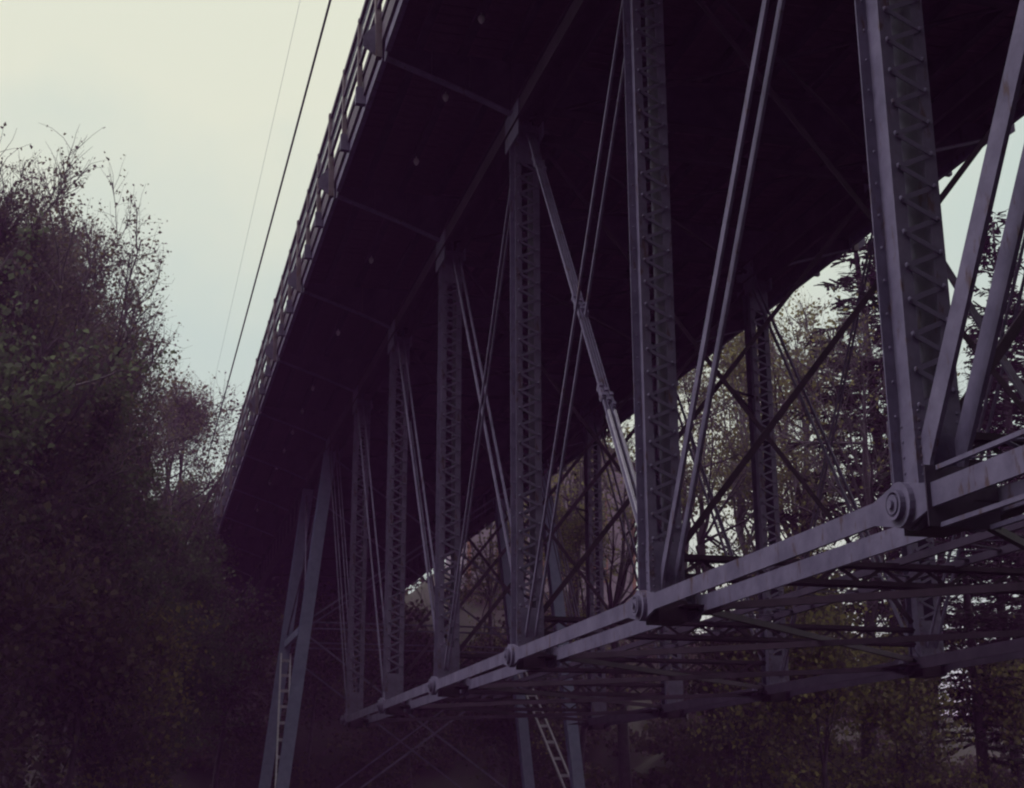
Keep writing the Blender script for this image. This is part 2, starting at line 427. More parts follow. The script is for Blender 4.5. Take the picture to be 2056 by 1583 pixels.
# --- diagonals (node a level, node b level, offsets, width, thickness)
def diag(side, ka, za, kb, zb_, us, w, t, name='diagonal_bar', mat='steel', trim=(0.0, 0.0), head=0.0):
    for u in us:
        A = Vector((U(side, u), ka*P, za)); B = Vector((U(side, u), kb*P, zb_))
        d = B-A; A2 = A+d*trim[0]; B2 = B-d*trim[1]
        obj(name, eyebar_mesh(A2, B2, w, t, head, name, mat), bridge)
HT = H+0.15
for side in (0, 1):
    diag(side, -2, 0, -3, HT, (0.03, 0.33), 0.20, 0.04, head=0.2)
    diag(side, -1, 0, -2, HT, (0.03, 0.33), 0.20, 0.04, head=0.2)
    diag(side, 0, 0, -1, HT, (0.03, 0.335), 0.205, 0.04, head=0.2)
    diag(side, 1, 0, 0, HT, (0.12, 0.30), 0.115, 0.035, head=0.16)
    diag(side, 2, 0, 1, HT, (0.11, 0.27), 0.05, 0.035)
    diag(side, 2, HT, 3, 0, (0.10, 0.17), 0.045, 0.03, 'counter_rod')
    diag(side, 3, HT, 2, 0, (0.20, 0.34), 0.075, 0.03, head=0.12)
    diag(side, 4, HT, 3, 0, (0.10, 0.26), 0.085, 0.03, head=0.12)
    diag(side, 5, HT, 4, 0, (0.00, 0.18), 0.085, 0.03, head=0.12)
    diag(side, 6, HT, 5, 0, (0.0, 0.09, 0.22, 0.31), 0.06, 0.025)
    # four parallel bars with their turnbuckles
    diag(side, 2, HT, 1, 0, (0.185, 0.225, 0.265, 0.305), 0.05, 0.022)
    d0 = Vector((0, 2*P, HT)); d1 = Vector((0, P, 0))
    for s_, w_ in ((0.12, 0.14), (0.475, 0.13), (0.66, 0.17)):
        for u in (0.185, 0.245, 0.305):
            b = MB(); c = d0.lerp(d1, s_); dd = (d1-d0).normalized(); x = U(side, u)
            sh = 0.10*(u-0.245)/0.06*0.9
            q0 = c+dd*(sh-0.16)+Vector((x, 0, 0)); q1 = c+dd*(sh+0.16)+Vector((x, 0, 0))
            b.bar(q0, q1, w_*0.55, 0.045)
            b.bar(q0+dd*0.03, q0+dd*0.09, w_*0.8, 0.055); b.bar(q1-dd*0.09, q1-dd*0.03, w_*0.8, 0.055)
            b.build('turnbuckle', 'steel', bridge)
    for u in (0.20, 0.29):
        b = MB(); x = Vector((U(side, u), 0, 0))
        b.bar(d0.lerp(d1, 0.69)+x, d0.lerp(d1, 0.955)+x, 0.13, 0.028)
        b.build('splice_plate', 'pale', bridge)
    diag(side, 3, 0, 4, HT, (0.155,), 0.03, 0.03, 'counter_rod', trim=(0, 0.3))

# --- top chord and end posts
for side in (0, 1):
    c = empty('top_chord', (U(side, CX_), 0, 0), bridge)
    for k in range(K0, K1):
        b = MB()
        b.box(-0.21, -0.195, k*P, (k+1)*P-0.01, H-0.02, H+0.40)
        b.box(0.195, 0.21, k*P, (k+1)*P-0.01, H-0.02, H+0.40)
        b.box(-0.25, 0.25, k*P, (k+1)*P-0.01, H+0.401, H+0.415)
        b.box(-0.27, -0.211, k*P, (k+1)*P-0.01, H-0.02, H-0.005); b.box(0.211, 0.27, k*P, (k+1)*P-0.01, H-0.02, H-0.005)
        b.build('chord_section', 'steel_deep_shade', c)
        b = MB(); b.box(-0.235, -0.212, k*P-0.45, k*P+0.45, H-0.3, H+0.38); b.box(0.212, 0.235, k*P-0.45, k*P+0.45, H-0.3, H+0.38)
        b.build('gusset_plate', 'steel', c)

# --- floor beams with cantilever brackets
XE0, XE1 = -2.38, XF+2.38
for k in range(K0, 15):
    fb = empty('floor_beam', (0, k*P, 0), bridge)
    b = MB(); b.box(-0.05, XF+0.05, -0.012, 0.012, H+0.42, 10.62); b.build('web_plate', 'steel_shade', fb)
    b = MB(); b.box(-0.05, XF+0.05, -0.15, 0.15, H+0.418, H+0.44); b.box(-0.05, XF+0.05, -0.15, 0.15, 10.62, 10.64); b.build('flange', 'steel_deep_shade', fb)
    for s_ in (0, 1):
        X = lambda x: x if s_ == 0 else XF-x
        prof = [(X(-0.06), H+0.30), (X(-0.95), 9.95), (X(-2.33), 10.40), (X(-2.33), 10.64), (X(-0.06), 10.64)]
        b = MB(); b.prism(prof, -0.012, 0.012, 'y')
        for xx in (-0.8, -1.5):
            b.box(min(X(xx), X(xx-0.03)), max(X(xx), X(xx-0.03)), -0.10, 0.10, 9.98 if xx > -1 else 10.16, 10.62)
        b.build('bracket_web', 'steel_shade', fb); b = MB()
        for (xa, za), (xb, zb2) in zip(prof[:2], prof[1:3]):
            b.bar((xa, 0, za-0.012), (xb, 0, zb2-0.012), 0.02, 0.17, (0, 1, 0))
        b.build('bracket_flange', 'steel', fb)
        b = MB(); b.bar((X(-2.34), 0, 10.38), (X(-2.34), 0, 10.66), 0.02, 0.26, (0, 1, 0)); b.build('end_angle', 'steel', fb)

# --- stringers, deck, fascia
Y0, Y1 = K0*P, 14*P
for x in (-1.75, -0.95, -0.1, 0.9, 1.85, 2.8, 3.785, 4.75, 5.7, 6.67, 7.67, 8.5, 9.3):
    b = MB(); b.box(x-0.008, x+0.008, Y0, Y1, 10.66, 10.93); b.box(x-0.07, x+0.07, Y0, Y1, 10.643, 10.66); b.build('stringer', 'steel_deep_shade', bridge)
for x, sg in ((XE0, 1), (XE1, -1)):
    for k in range(K0, 14):
        b = MB(); b.box(x-0.01, x+0.01, k*P+0.16, (k+1)*P-0.16, 10.44, 10.655)
        b.bar((x+sg*0.04, k*P+0.16, 10.445), (x+sg*0.04, (k+1)*P-0.16, 10.445), 0.012, 0.10); b.build('edge_beam', 'steel', bridge)
# deck: transverse timber planks; the nearest are single parts
pl = MB(); pl.box(XE0+0.02, XE1-0.02, 0.008, 0.292, 10.932, 11.03); plank_me = pl.mesh('deck_plank', 'deck')
n_pl = int((Y1-Y0)/0.3); shown = 0
rest = MB()
rr = random.Random(5)
for i in range(n_pl):
    y = Y0+i*0.3
    if 6 < y < 84 and shown < 280:
        a = obj('deck_plank', plank_me, bridge); a.location = (rr.uniform(-0.015, 0.015), y, rr.uniform(0, 0.006)); shown += 1
    else:
        rest.box(XE0+0.02, XE1-0.02, y+0.008, y+0.292, 10.932, 11.03)
rest.build('deck_planking', 'deck', bridge, 'stuff')
b = MB(); b.box(XE0, XE1, Y0, Y1, 11.04, 11.10); b.build('road_surface', 'deck', bridge)
for x0, x1 in ((XE0-0.06, XE0+0.14), (XE1-0.14, XE1+0.06)):
    b = MB(); b.box(x0, x1, Y0, Y1, 10.68, 11.02); b.build('fascia_beam', 'fascia', bridge)
    b = MB(); b.box(x0-0.02 if x0 < 0 else x0, x1 if x0 < 0 else x1+0.02, Y0, Y1, 11.105, 11.22); b.build('kerb_timber', 'fascia', bridge)
# white insulators in a row under the deck
dp = MB(); dp.tube([(0, 0, 0.145), (0, 0, 0.10), (0, 0, 0.098), (0, 0, 0.07), (0, 0, 0.03), (0, 0, -0.02), (0, 0, -0.05)], [0.010, 0.010, 0.03, 0.050, 0.058, 0.042, 0.02], 12); dp_me = dp.mesh('white_insulator', 'porcelain')
for i in range(-1, 16):
    a = obj('white_insulator', dp_me, bridge); a.location = (-0.965, 10.74+i*2.857, 10.50)

# --- railing
def rail_side(sgn, xe):
    rl = empty('railing', (0, 0, 0), bridge)
    xr = xe-0.13*sgn
    for nm, z, w in (('top_rail', 12.26, 0.10), ('middle_rail', 11.74, 0.08), ('bottom_rail', 11.34, 0.06)):
        b = MB(); b.box(xr-w/2, xr+w/2, Y0, Y1, z-w/2, z+w/2); b.build(nm, 'dark', rl)
    # wire infill
    b = MB()
    y = Y0
    while y < Y1:
        b.box(xr-0.0015, xr+0.0015, y-0.0015, y+0.0015, 11.35, 12.22); y += 0.05
    b.build('wire_infill', 'wire', rl, 'stuff')
    for i in range(int((Y1-Y0)/(P/3))+1):
        y = Y0+i*P/3; main = (i % 3 == 0)
        xb = xe-0.07*sgn
        if main:
            b = MB(); b.bar((xe-0.10*sgn, y-0.02, 10.36), (xr-0.03*sgn, y-0.02, 12.32), 0.13, 0.11, (1, 0, 0)); b.build('main_post', 'rail', rl)
            xs = xe-0.12*sgn
            poly = [(xs, 10.37), (xs, 11.12), (xs-0.26*sgn, 10.76), (xs-0.26*sgn, 10.56)]
            b = MB(); b.prism(poly, y-0.035, y-0.02, 'y')
            b.build('gusset_plate', 'steel', rl)
            b = MB()
            for j in range(4): b.dome((xs-(0.04+0.055*j)*sgn, y-0.035, 10.60), 0.014, 0.01)
            b.build('rivets', 'steel', rl, 'stuff')
        else:
            b = MB(); b.bar((xe-0.12*sgn, y, 10.55), (xr-0.02*sgn, y, 12.32), 0.10, 0.09, (1, 0, 0)); b.build('rail_post', 'rail', rl)
            b = MB(); b.prism([(xe+0.0*sgn, 10.50), (xe+0.0*sgn, 10.62), (xe-0.08*sgn, 10.85), (xe-0.20*sgn, 10.85), (xe-0.20*sgn, 10.50)], y-0.06, y+0.06, 'y'); b.build('post_bracket', 'steel', rl)
rail_side(1, XE0); rail_side(-1, XE1)

# --- bracing between the trusses
xa, xb = 0.40, XF-0.40
for k in range(K0, K1-1):
    st = empty('lateral_strut', (0, k*P, 0), bridge)
    for nm, z in (('top_angle', 0.60), ('bottom_angle', 0.36)):
        b = MB(); b.box(xa, xb, -0.05, 0.05, z-0.022, z+0.022); b.box(xa, xb, -0.006, 0.006, z-0.05, z+0.05); b.build(nm, 'steel_deep_shade', st)
    b = MB(); x = xa+0.02; n = 22; dx = (xb-xa-0.04)/n
    for i in range(n):
        z0, z1 = (0.38, 0.58) if i % 2 == 0 else (0.58, 0.38)
        b.bar((x+i*dx, 0.01*(1 if i % 2 else -1), z0), (x+(i+1)*dx, 0.01*(1 if i % 2 else -1), z1), 0.045, 0.012, (0, 1, 0))
    b.build('lacing', 'steel_deep_shade', st, 'stuff')
    # sway rods
    for (x0, z0, x1, z1, yo) in ((xa+0.05, 0.72, xb, H-0.2, 0.03), (xa, H-0.2, xb-0.05, 0.72, -0.06)):
        b = MB(); b.bar((x0, yo, z0), (x1, yo, z1), 0.085, 0.02, (0, 1, 0)); b.bar((x0, yo+0.04, z0+0.03), (x1, yo+0.04, z1+0.03), 0.015, 0.07, (0, 1, 0))
        o_ = b.build('sway_brace', 'steel_deep_shade', bridge); o_.location = (0, k*P, 0)
    b = MB(); b.bar((xa+0.1, 0, H-0.15), (xb-0.1, 0, H-0.15), 0.16, 0.16, (0, 1, 0)); o_ = b.build('top_strut', 'steel_deep_shade', bridge); o_.location = (0, k*P, 0)
    # brackets on the far posts
    b = MB(); b.bar((XF-0.35, 0, 6.9-0.12*k), (XF-0.95, 0, 7.05-0.12*k), 0.05, 0.05, (0, 1, 0)); b.bar((XF-0.35, 0, 6.5-0.12*k), (XF-0.75, 0, 6.98-0.12*k), 0.035, 0.035, (0, 1, 0))
    o_ = b.build('cable_bracket', 'steel_shade', bridge); o_.location = (0, k*P, 0)
for k in range(K0, K1-2):
    for (ya, yb, zo) in ((k, k+1, 0.02), (k+1, k, -0.07)):
        b = MB(); b.bar((0.3, ya*P, zo), (XF-0.3, yb*P, zo), 0.065, 0.014, (0, 0, 1)); b.bar((0.3, ya*P, zo+0.045), (XF-0.3, yb*P, zo+0.045), 0.014, 0.075, (0, 0, 1))
        b.build('lateral_brace', 'steel_deep_shade', bridge)
    for (ya, yb, zo) in ((k, k+1, 0.0), (k+1, k, 0.07)):
        b = MB(); b.bar((0.3, ya*P, H+0.2+zo), (XF-0.3, yb*P, H+0.2+zo), 0.07, 0.05, (0, 0, 1)); b.build('upper_brace', 'steel_deep_shade', bridge)
# latticed girder running lengthwise on the struts
lg = empty('lattice_girder', (0, 0, 0), bridge)
GA, GB = 3.45, 4.25
for x in (GA, GB):
    b = MB(); b.box(x-0.03, x+0.03, K0*P, (K1-2)*P, 0.625, 0.675); b.box(x-0.03, x-0.02, K0*P, (K1-2)*P, 0.675, 0.72); b.build('edge_angle', 'steel_shade', lg)
b = MB(); y = K0*P; i = 0
while y < (K1-2)*P-0.4:
    a, c = (GA, GB) if i % 2 == 0 else (GB, GA)
    b.bar((a, y, 0.685+0.008*(i % 2)), (c, y+0.36, 0.685+0.008*(i % 2)), 0.055, 0.008, (0, 0, 1)); y += 0.36; i += 1
b.build('lacing', 'steel', lg, 'stuff')
# bottom gussets where laterals meet the posts
for side in (0, 1):
    for k in range(K0, K1-1):
        b = MB(); x0, x1 = sorted((U(side, 0.30), U(side, 0.95)))
        b.box(x0, x1, -0.42, 0.42, -0.035, -0.023); o_ = b.build('lateral_gusset', 'steel_deep_shade', bridge); o_.location = (0, k*P, 0)
        b = MB(); x0, x1 = sorted((U(side, 0.06), U(side, 0.42)))
        b.box(x0, x1, -0.22, 0.24, -0.20, 0.05); o_ = b.build('bottom_box', 'steel_deep_shade', bridge); o_.location = (0, k*P, 0)

# --- girder span beyond the tower
for x in (0.185, XF-0.185):
    b = MB(); b.box(x-0.01, x+0.01, K1*P+0.05, Y1, 8.7, H+0.40); b.box(x-0.16, x+0.16, K1*P+0.05, Y1, 8.68, 8.70); b.box(x-0.16, x+0.16, K1*P+0.05, Y1, H+0.40, H+0.415)
    for y in np.arange(K1*P+1.5, Y1, 1.5): b.box(x-0.12, x+0.12, y-0.01, y+0.01, 8.71, H+0.39)
    b.build('plate_girder', 'steel_shade', bridge)

# ------------------------------------------------------------------ the steel tower
tower = empty('trestle_tower', (XF/2, 6.5*P, -4)); tower.location = (XF/2, 6.5*P, 0)
tag(tower, 'blue grey steel trestle tower with splayed battened legs standing under the bridge', 'tower')
tw = XF/2; ty = 6.5*P
ZB = -4.2
BAT = 0.105
def leg_xy(sx, sy, z):
    # leg axis: x = outward with depth below the top
    return Vector((sx*(tw-0.05+BAT*(9.2-z)), sy*(P/2), z))
legs = {}
LL = (leg_xy(1, 1, 9.2)-leg_xy(1, 1, ZB)).length
leg_ch = {f: channel_mesh(LL, f == 1, webu=0.17, hd=0.20, fl=0.07, t=0.018, mat='steel_blue') for f in (0, 1)}
bt = MB(); bt.box(-0.22, 0.22, -0.006, 0.006, 0, 0.16); bt_me = bt.mesh('batten_plate', 'steel_blue')
for sx in (-1, 1):
    for sy in (-1, 1):
        b0, b1 = leg_xy(sx, sy, ZB), leg_xy(sx, sy, 9.2)
        lg = empty('tower_leg', b0, tower)
        d = (b1-b0).normalized(); yv = Vector((0, 1, 0)); xv = yv.cross(d).normalized()
        mt = Matrix((xv, yv, d)).transposed().to_4x4(); mt.translation = b0
        lg.matrix_basis = mt @ Matrix.Diagonal((0.8, 0.9, 1, 1))
        for f in (0, 1): obj('channel', leg_ch[f], lg)
        for i in range(int(LL/0.8)):
            for yy in (-0.207, 0.207):
                a = obj('batten_plate', bt_me, lg); a.location = (0, yy, 0.3+i*0.8)
        b = MB(); b.box(-0.235, 0.235, -0.226, -0.2145, 0.05, LL-0.02); b.build('cover_plate', 'steel_blue', lg)
        b = MB(); b.box(-0.3, 0.3, -0.3, 0.3, 0, 0.04); b.build('base_plate', 'steel_blue', lg)
def tbar(p0, p1, w, t, name, mat='steel', side=(0, 1, 0)):
    b = MB(); b.bar(p0, p1, w, t, side); return b.build(name, mat, tower)
for sy in (-1, 1):
    for z in (3.35, -1.0+0.0 if False else -4.0+0.4):
        for dz in (-0.10, 0.10):
            tbar(leg_xy(-1, sy, z)+Vector((0.2, 0, dz)), leg_xy(1, sy, z)+Vector((-0.2, 0, dz)), 0.045, 0.14, 'horizontal_strut')
    for zt_, zb_ in ((9.0, 3.6), (3.0, -3.6)):
        tbar(leg_xy(-1, sy, zt_)+Vector((0.15, 0.03, 0)), leg_xy(1, sy, zb_)+Vector((-0.15, 0.03, 0)), 0.06, 0.05, 'cross_rod')
        tbar(leg_xy(1, sy, zt_)+Vector((-0.15, -0.05, 0)), leg_xy(-1, sy, zb_)+Vector((0.15, -0.05, 0)), 0.06, 0.05, 'cross_rod')
def ladder(p0, p1, w, name='battened_brace'):
    e = empty(name, (0, 0, 0), tower)
    p0, p1 = Vector(p0), Vector(p1); d = (p1-p0).normalized(); n = Vector((1, 0, 0)).cross(d).normalized()
    n = Vector((1, 0, 0))
    for s_ in (-1, 1):
        b = MB(); b.bar(p0+n*s_*w/2, p1+n*s_*w/2, 0.07, 0.06); b.build('side_angle', 'pale', e)  # the light these braces catch is put into the pale colour
    L = (p1-p0).length; i = 0
    while 0.4+i*0.85 < L:
        c = p0+d*(0.4+i*0.85); b = MB(); b.bar(c-n*(w/2-0.03), c+n*(w/2-0.03), 0.10, 0.03, (0, 1, 0)); b.build('batten', 'pale', e); i += 1
for sx in (-1, 1):
    a = leg_xy(sx, 1, 3.0); c = leg_xy(sx, -1, -2.3)
    ladder(a+Vector((-sx*0.04, -0.25, 0)), c+Vector((-sx*0.04, 0.25, 0)), 0.34)
    tbar(leg_xy(sx, -1, 3.35)+Vector((0, 0.2, 0)), leg_xy(sx, 1, 3.35)+Vector((0, -0.2, 0)), 0.25, 0.12, 'side_strut', 'steel_blue', (1, 0, 0))
    tbar(leg_xy(sx, -1, 8.9)+Vector((0, 0.2, 0)), leg_xy(sx, 1, 3.7)+Vector((0, -0.2, 0)), 0.06, 0.05, 'cross_rod', 'steel', (1, 0, 0))
    tbar(leg_xy(sx, 1, 8.9)+Vector((0.05*sx, -0.2, 0)), leg_xy(sx, -1, 3.7)+Vector((0.05*sx, 0.2, 0)), 0.06, 0.05, 'cross_rod', 'steel', (1, 0, 0))
for sx in (-1, 1):
    for sy in (-1, 1):
        p = leg_xy(sx, sy, ZB)
        gz = float(ground_z(tw+p.x, ty+p.y))
        b = MB(); x, y = tw+p.x, ty+p.y
        b.hexa([(x-0.8, y-0.8, gz-0.8), (x+0.8, y-0.8, gz-0.8), (x+0.8, y+0.8, gz-0.8), (x-0.8, y+0.8, gz-0.8),
                (x-0.5, y-0.5, ZB), (x+0.5, y-0.5, ZB), (x+0.5, y+0.5, ZB), (x-0.5, y+0.5, ZB)])
        o_ = b.build('concrete_pier', 'concrete')
        tag(o_, 'tapered concrete footing under the %s %s leg of the steel tower' % ('nearer' if sy < 0 else 'farther', 'left' if sx < 0 else 'right'), 'footing', 'footings of the steel tower')
# a pale rock-faced abutment pier behind the tower
b = MB(); b.hexa([(7.2, 58, -3), (8.6, 58, -3), (8.6, 59.4, -3), (7.2, 59.4, -3), (7.5, 58.2, 1.6), (8.3, 58.2, 1.6), (8.3, 59.2, 1.6), (7.5, 59.2, 1.6)])
tag(b.build('concrete_pillar', 'concrete'), 'dim tapered concrete pillar behind the steel tower, low on the slope', 'pillar')

# ------------------------------------------------------------------ overhead cables with the poles that carry them
def cable(pts, r, label, mat='cable'):
    b = MB(); b.tube(pts, r, 6); return tag(b.build('overhead_cable', mat), label, 'cable', 'cables strung beside the bridge')
def catenary(a, c, sag, n=24):
    a, c = Vector(a), Vector(c)
    return [a.lerp(c, i/n) - Vector((0, 0, 4*sag*(i/n)*(1-i/n))) for i in range(n+1)]
cable(catenary((-2.75, -14, 14.25), (-3.35, 92, 14.1), 0.55), 0.026, 'thick dark cable slanting up the sky left of the bridge deck')
cable(catenary((-3.45, -14, 14.1), (-3.75, 92, 14.0), 0.45), 0.0035, 'hair-thin pale wire left of the thick dark cable', 'wire')
b = MB(); gz = float(ground_z(-3.55, 92)); b.tube([(-3.55, 92, gz-0.3), (-3.55, 92, 15)], [0.16, 0.10], 10); po = empty('utility_pole', (0, 0, 0)); b.build('pole', 'bark', po)
b = MB(); b.box(-4.4, -2.7, 91.8, 91.89, 13.9, 14.02); b.build('crossarm', 'bark', po)
tag(po, 'dark timber utility pole among the trees where the cables end', 'pole')

# ------------------------------------------------------------------ trees
class Tubes:
    def __init__(s): s.v = []; s.q = []; s.n = 0
    def add(s, pts, rs, k):
        pts = np.asarray(pts, float); n = len(pts)
        d = np.gradient(pts, axis=0); d /= np.linalg.norm(d, axis=1)[:, None]+1e-9
        ref = np.array([0.0, 0, 1]) if abs(d[0, 2]) < 0.8 else np.array([1.0, 0, 0])
        a = np.cross(d, ref); a /= np.linalg.norm(a, axis=1)[:, None]+1e-9
        c = np.cross(d, a)
        th = np.arange(k)*2*np.pi/k
        V = pts[:, None]+(a[:, None]*np.cos(th)[None, :, None]+c[:, None]*np.sin(th)[None, :, None])*np.asarray(rs)[:, None, None]
        s.v.append(V.reshape(-1, 3))
        i = np.arange(n-1)[:, None]*k; j = np.arange(k)[None]; j2 = (j+1) % k
        s.q.append((np.stack([i+j, i+j2, i+k+j2, i+k+j], -1)+s.n).reshape(-1, 4)); s.n += n*k
    def mesh(s, name, mat): return np_mesh(name, np.concatenate(s.v), np.concatenate(s.q), mat)

def leaf_quads(rng, P_, size, jit=0.5, flat=0.35):
    n = len(P_)
    nrm = rng.normal(size=(n, 3)); nrm[:, 2] = nrm[:, 2]*0.6+flat*1.5; nrm /= np.linalg.norm(nrm, axis=1)[:, None]
    a = np.cross(nrm, rng.normal(size=(n, 3))); a /= np.linalg.norm(a, axis=1)[:, None]+1e-9
    b = np.cross(nrm, a)
    s = size*(0.4+1.3*rng.random(n)**1.4)[:, None]
    fold = nrm*s*0.18
    V = np.stack([P_-a*s*0.55, P_-b*s*0.42+fold, P_+a*s*0.55, P_+b*s*0.42+fold], 1).reshape(-1, 3)
    return V, np.arange(4*n).reshape(-1, 4)

def walk(rng, p, d, L, n, wob, grav=0.0):
    pts = [p]; d = d/np.linalg.norm(d); st = L/n
    for i in range(n):
        d = d+rng.normal(size=3)*wob+np.array([0, 0, grav]); d /= np.linalg.norm(d)
        pts.append(pts[-1]+d*st)
    return np.array(pts)

def deciduous(seed, height, base_r, first, spread, n_limb, n_br, n_tw, leaves_per, leaf_size, wood='bark', leaf='leaf_green', up=0.55, lean=(0, 0), twig_r=0.008, droop=0.0, scatter=0.22, forks=2):
    rng = np.random.default_rng(seed)
    T = Tubes(); TW = Tubes(); LP = []
    stems = []
    base = walk(rng, np.array([0, 0, -0.5]), np.array([lean[0], lean[1], 1.0]), height*0.5, 6, 0.05, 0.03)
    T.add(base, np.linspace(base_r*1.25, base_r*0.7, len(base)), 8)
    for f in range(forks):
        ang = rng.random()*6.28+f*6.28/forks
        st = walk(rng, base[-1]-(base[-1]-base[-2])*0.3, np.array([math.cos(ang)*0.14, math.sin(ang)*0.14, 1]), height*0.36, 7, 0.05, 0.06)
        off = st-st[0]; mxo = np.hypot(off[:, 0], off[:, 1]).max(); kf = min(1.0, spread*0.28/(mxo+1e-6)); st = st[0]+off*np.array([kf, kf, 1])
        T.add(st, np.linspace(base_r*0.6, base_r*0.06, len(st)), 7); stems.append((st, base_r*0.6))
    stems.append((base, base_r))
    zc, zr = height*(0.5+first*0.5), height*(0.5-first*0.5)
    for li in range(n_limb):
        st, sr = stems[li % len(stems)] if rng.random() < 0.8 else stems[0]
        v = rng.normal(size=3); v[2] += 0.35; v /= np.linalg.norm(v)
        rr_ = 0.62+0.38*rng.random()
        env = 0.8+0.2*math.sin(3*math.atan2(v[1], v[0])+seed)
        tgt = np.array([v[0]*spread*rr_*env, v[1]*spread*rr_*env, zc+v[2]*zr*rr_])
        if li < 5*forks:      # short limbs that close the crown round each leader
            st, sr = stems[li % forks]; tgt = st[-1]+rng.normal(size=3)*spread*0.16+np.array([0, 0, spread*0.12])
        want = tgt[2]-(0.35+up)*np.hypot(tgt[0]-lean[0]*tgt[2], tgt[1]-lean[1]*tgt[2])
        zs = np.clip(want, st[0, 2]+0.05*height, st[-1, 2]-0.01)
        i0 = int(np.clip(np.searchsorted(st[:, 2], zs)-1, 0, len(st)-2)); p = st[i0]+(st[i0+1]-st[i0])*np.clip((zs-st[i0, 2])/(st[i0+1, 2]-st[i0, 2]+1e-6), 0, 1)
        hz = p[2]/height
        L = np.linalg.norm(tgt-p)
        lb_ = np.linspace(p, tgt, 8); tt_ = np.linspace(0, 1, 8)[:, None]
        lb_ = lb_-np.array([0, 0, 1])*L*(0.16*up)*np.sin(tt_*np.pi)+np.cumsum(rng.normal(size=(8, 3))*L*0.03, 0)*tt_**0.5
        r0 = base_r*0.30*(1.1-0.6*hz)*min(1.2, 0.5+L/6)
        tipf = i0/(len(st)-1.0); loc_r = sr*(1-0.85*tipf) if st is not base else sr*(1.25-0.5*tipf)
        r0 = min(r0, loc_r*0.75)
        T.add(lb_, np.linspace(r0, max(0.008, r0*0.22), 8), 5)
        for bi in range(n_br):
            t = 0.2+0.8*rng.random(); i = t*7; i0 = int(min(i, 6)); p = lb_[i0]+(lb_[i0+1]-lb_[i0])*(i-i0)
            dd = lb_[i0+1]-lb_[i0]; dd = dd/np.linalg.norm(dd)+rng.normal(size=3)*0.65; dd[2] += up*0.4
            Lb = min(L, spread)*(0.22+0.28*rng.random())
            br = walk(rng, p, dd, Lb, 5, 0.16, 0.06-droop)
            TW.add(br, np.linspace(r0*0.32, twig_r*1.3, 6), 4)
            for ti in range(n_tw):
                t = 0.15+0.85*rng.random(); i = t*5; i0 = int(min(i, 4)); p = br[i0]+(br[i0+1]-br[i0])*(i-i0)
                dd = br[i0+1]-br[i0]; dd = dd/np.linalg.norm(dd)+rng.normal(size=3)*0.6; dd[2] += up*0.35-droop*2
                tw_ = walk(rng, p, dd, 0.45+0.75*rng.random(), 3, 0.22, 0.03-droop)
                TW.add(tw_, np.linspace(twig_r, twig_r*0.4, 4), 3)
                if leaves_per:
                    m = rng.poisson(leaves_per)
                    tt = (0.25+0.8*rng.random(m))*3; i0 = np.minimum(tt.astype(int), 2); fr = (tt-i0)[:, None]
                    q = tw_[i0]+(tw_[i0+1]-tw_[i0])*fr+rng.normal(size=(m, 3))*scatter*np.array([1, 1, 0.55])
                    LP.append(q)
    out = [('trunk', T.mesh('trunk', wood)), ('branches', TW.mesh('branches', 'twig'))]
    if LP:
        V, Q = leaf_quads(rng, np.concatenate(LP), leaf_size)
        out.append(('crown', np_mesh('crown', V, Q, leaf)))
    return out

def conifer(seed, height, base_r, spread, first=0.15):
    rng = np.random.default_rng(seed); T = Tubes(); LP = []; LD = []
    tr = walk(rng, np.array([0, 0, -0.5]), np.array([0, 0, 1.0]), height, 12, 0.012, 0.02)
    T.add(tr, np.linspace(base_r, 0.03, 13), 8)
    z = height*first
    while z < height*0.985:
        t = z/height; L0 = spread*(1-t)**0.75*(0.7+0.45*rng.random())+0.25
        for b_ in range(rng.integers(3, 6)):
            ang = rng.random()*6.28; L = L0*(0.6+0.6*rng.random())
            i = (z+0.5)/(height)*12; i0 = int(min(i, 11)); p = tr[i0]+(tr[i0+1]-tr[i0])*(i-i0)
            br = walk(rng, p, np.array([math.cos(ang), math.sin(ang), -0.05+0.45*t]), L, 6, 0.06, -0.05+0.06*t)
            T.add(br, np.linspace(0.035*(1.2-t), 0.006, 7), 4)
            m = int(L*34)
            for q in range(m):
                s = 0.12+0.88*rng.random(); i = s*6; i0 = int(min(i, 5)); p2 = br[i0]+(br[i0+1]-br[i0])*(i-i0)
                d = br[i0+1]-br[i0]; d /= np.linalg.norm(d)+1e-9
                sd_ = np.cross(d, [0, 0, 1.0])*rng.choice([-1, 1]); w = 0.10+0.42*(1-s)*min(1, L/2.2)
                LP.append(p2+sd_*w*rng.random()); LD.append(d*0.6+sd_*0.9+rng.normal(size=3)*0.22+np.array([0, 0, -0.22]))
        z += 0.20+0.30*(1-t)*rng.random()+0.06
    Pn = np.array(LP); D = np.array(LD); D /= np.linalg.norm(D, axis=1)[:, None]
    n = len(Pn); side = np.cross(D, np.array([0, 0, 1.0])+rng.normal(size=(n, 3))*0.5); side /= np.linalg.norm(side, axis=1)[:, None]+1e-9
    L = (0.22+0.22*rng.random(n))[:, None]; w = 0.055
    V = np.stack([Pn-side*w*0.6, Pn+side*w*0.6, Pn+D*L+side*w*0.5, Pn+D*L-side*w*0.5], 1).reshape(-1, 3)
    return [('trunk', T.mesh('trunk', 'bark')), ('crown', np_mesh('crown', V, np.arange(4*n).reshape(-1, 4), 'leaf_fir'))]

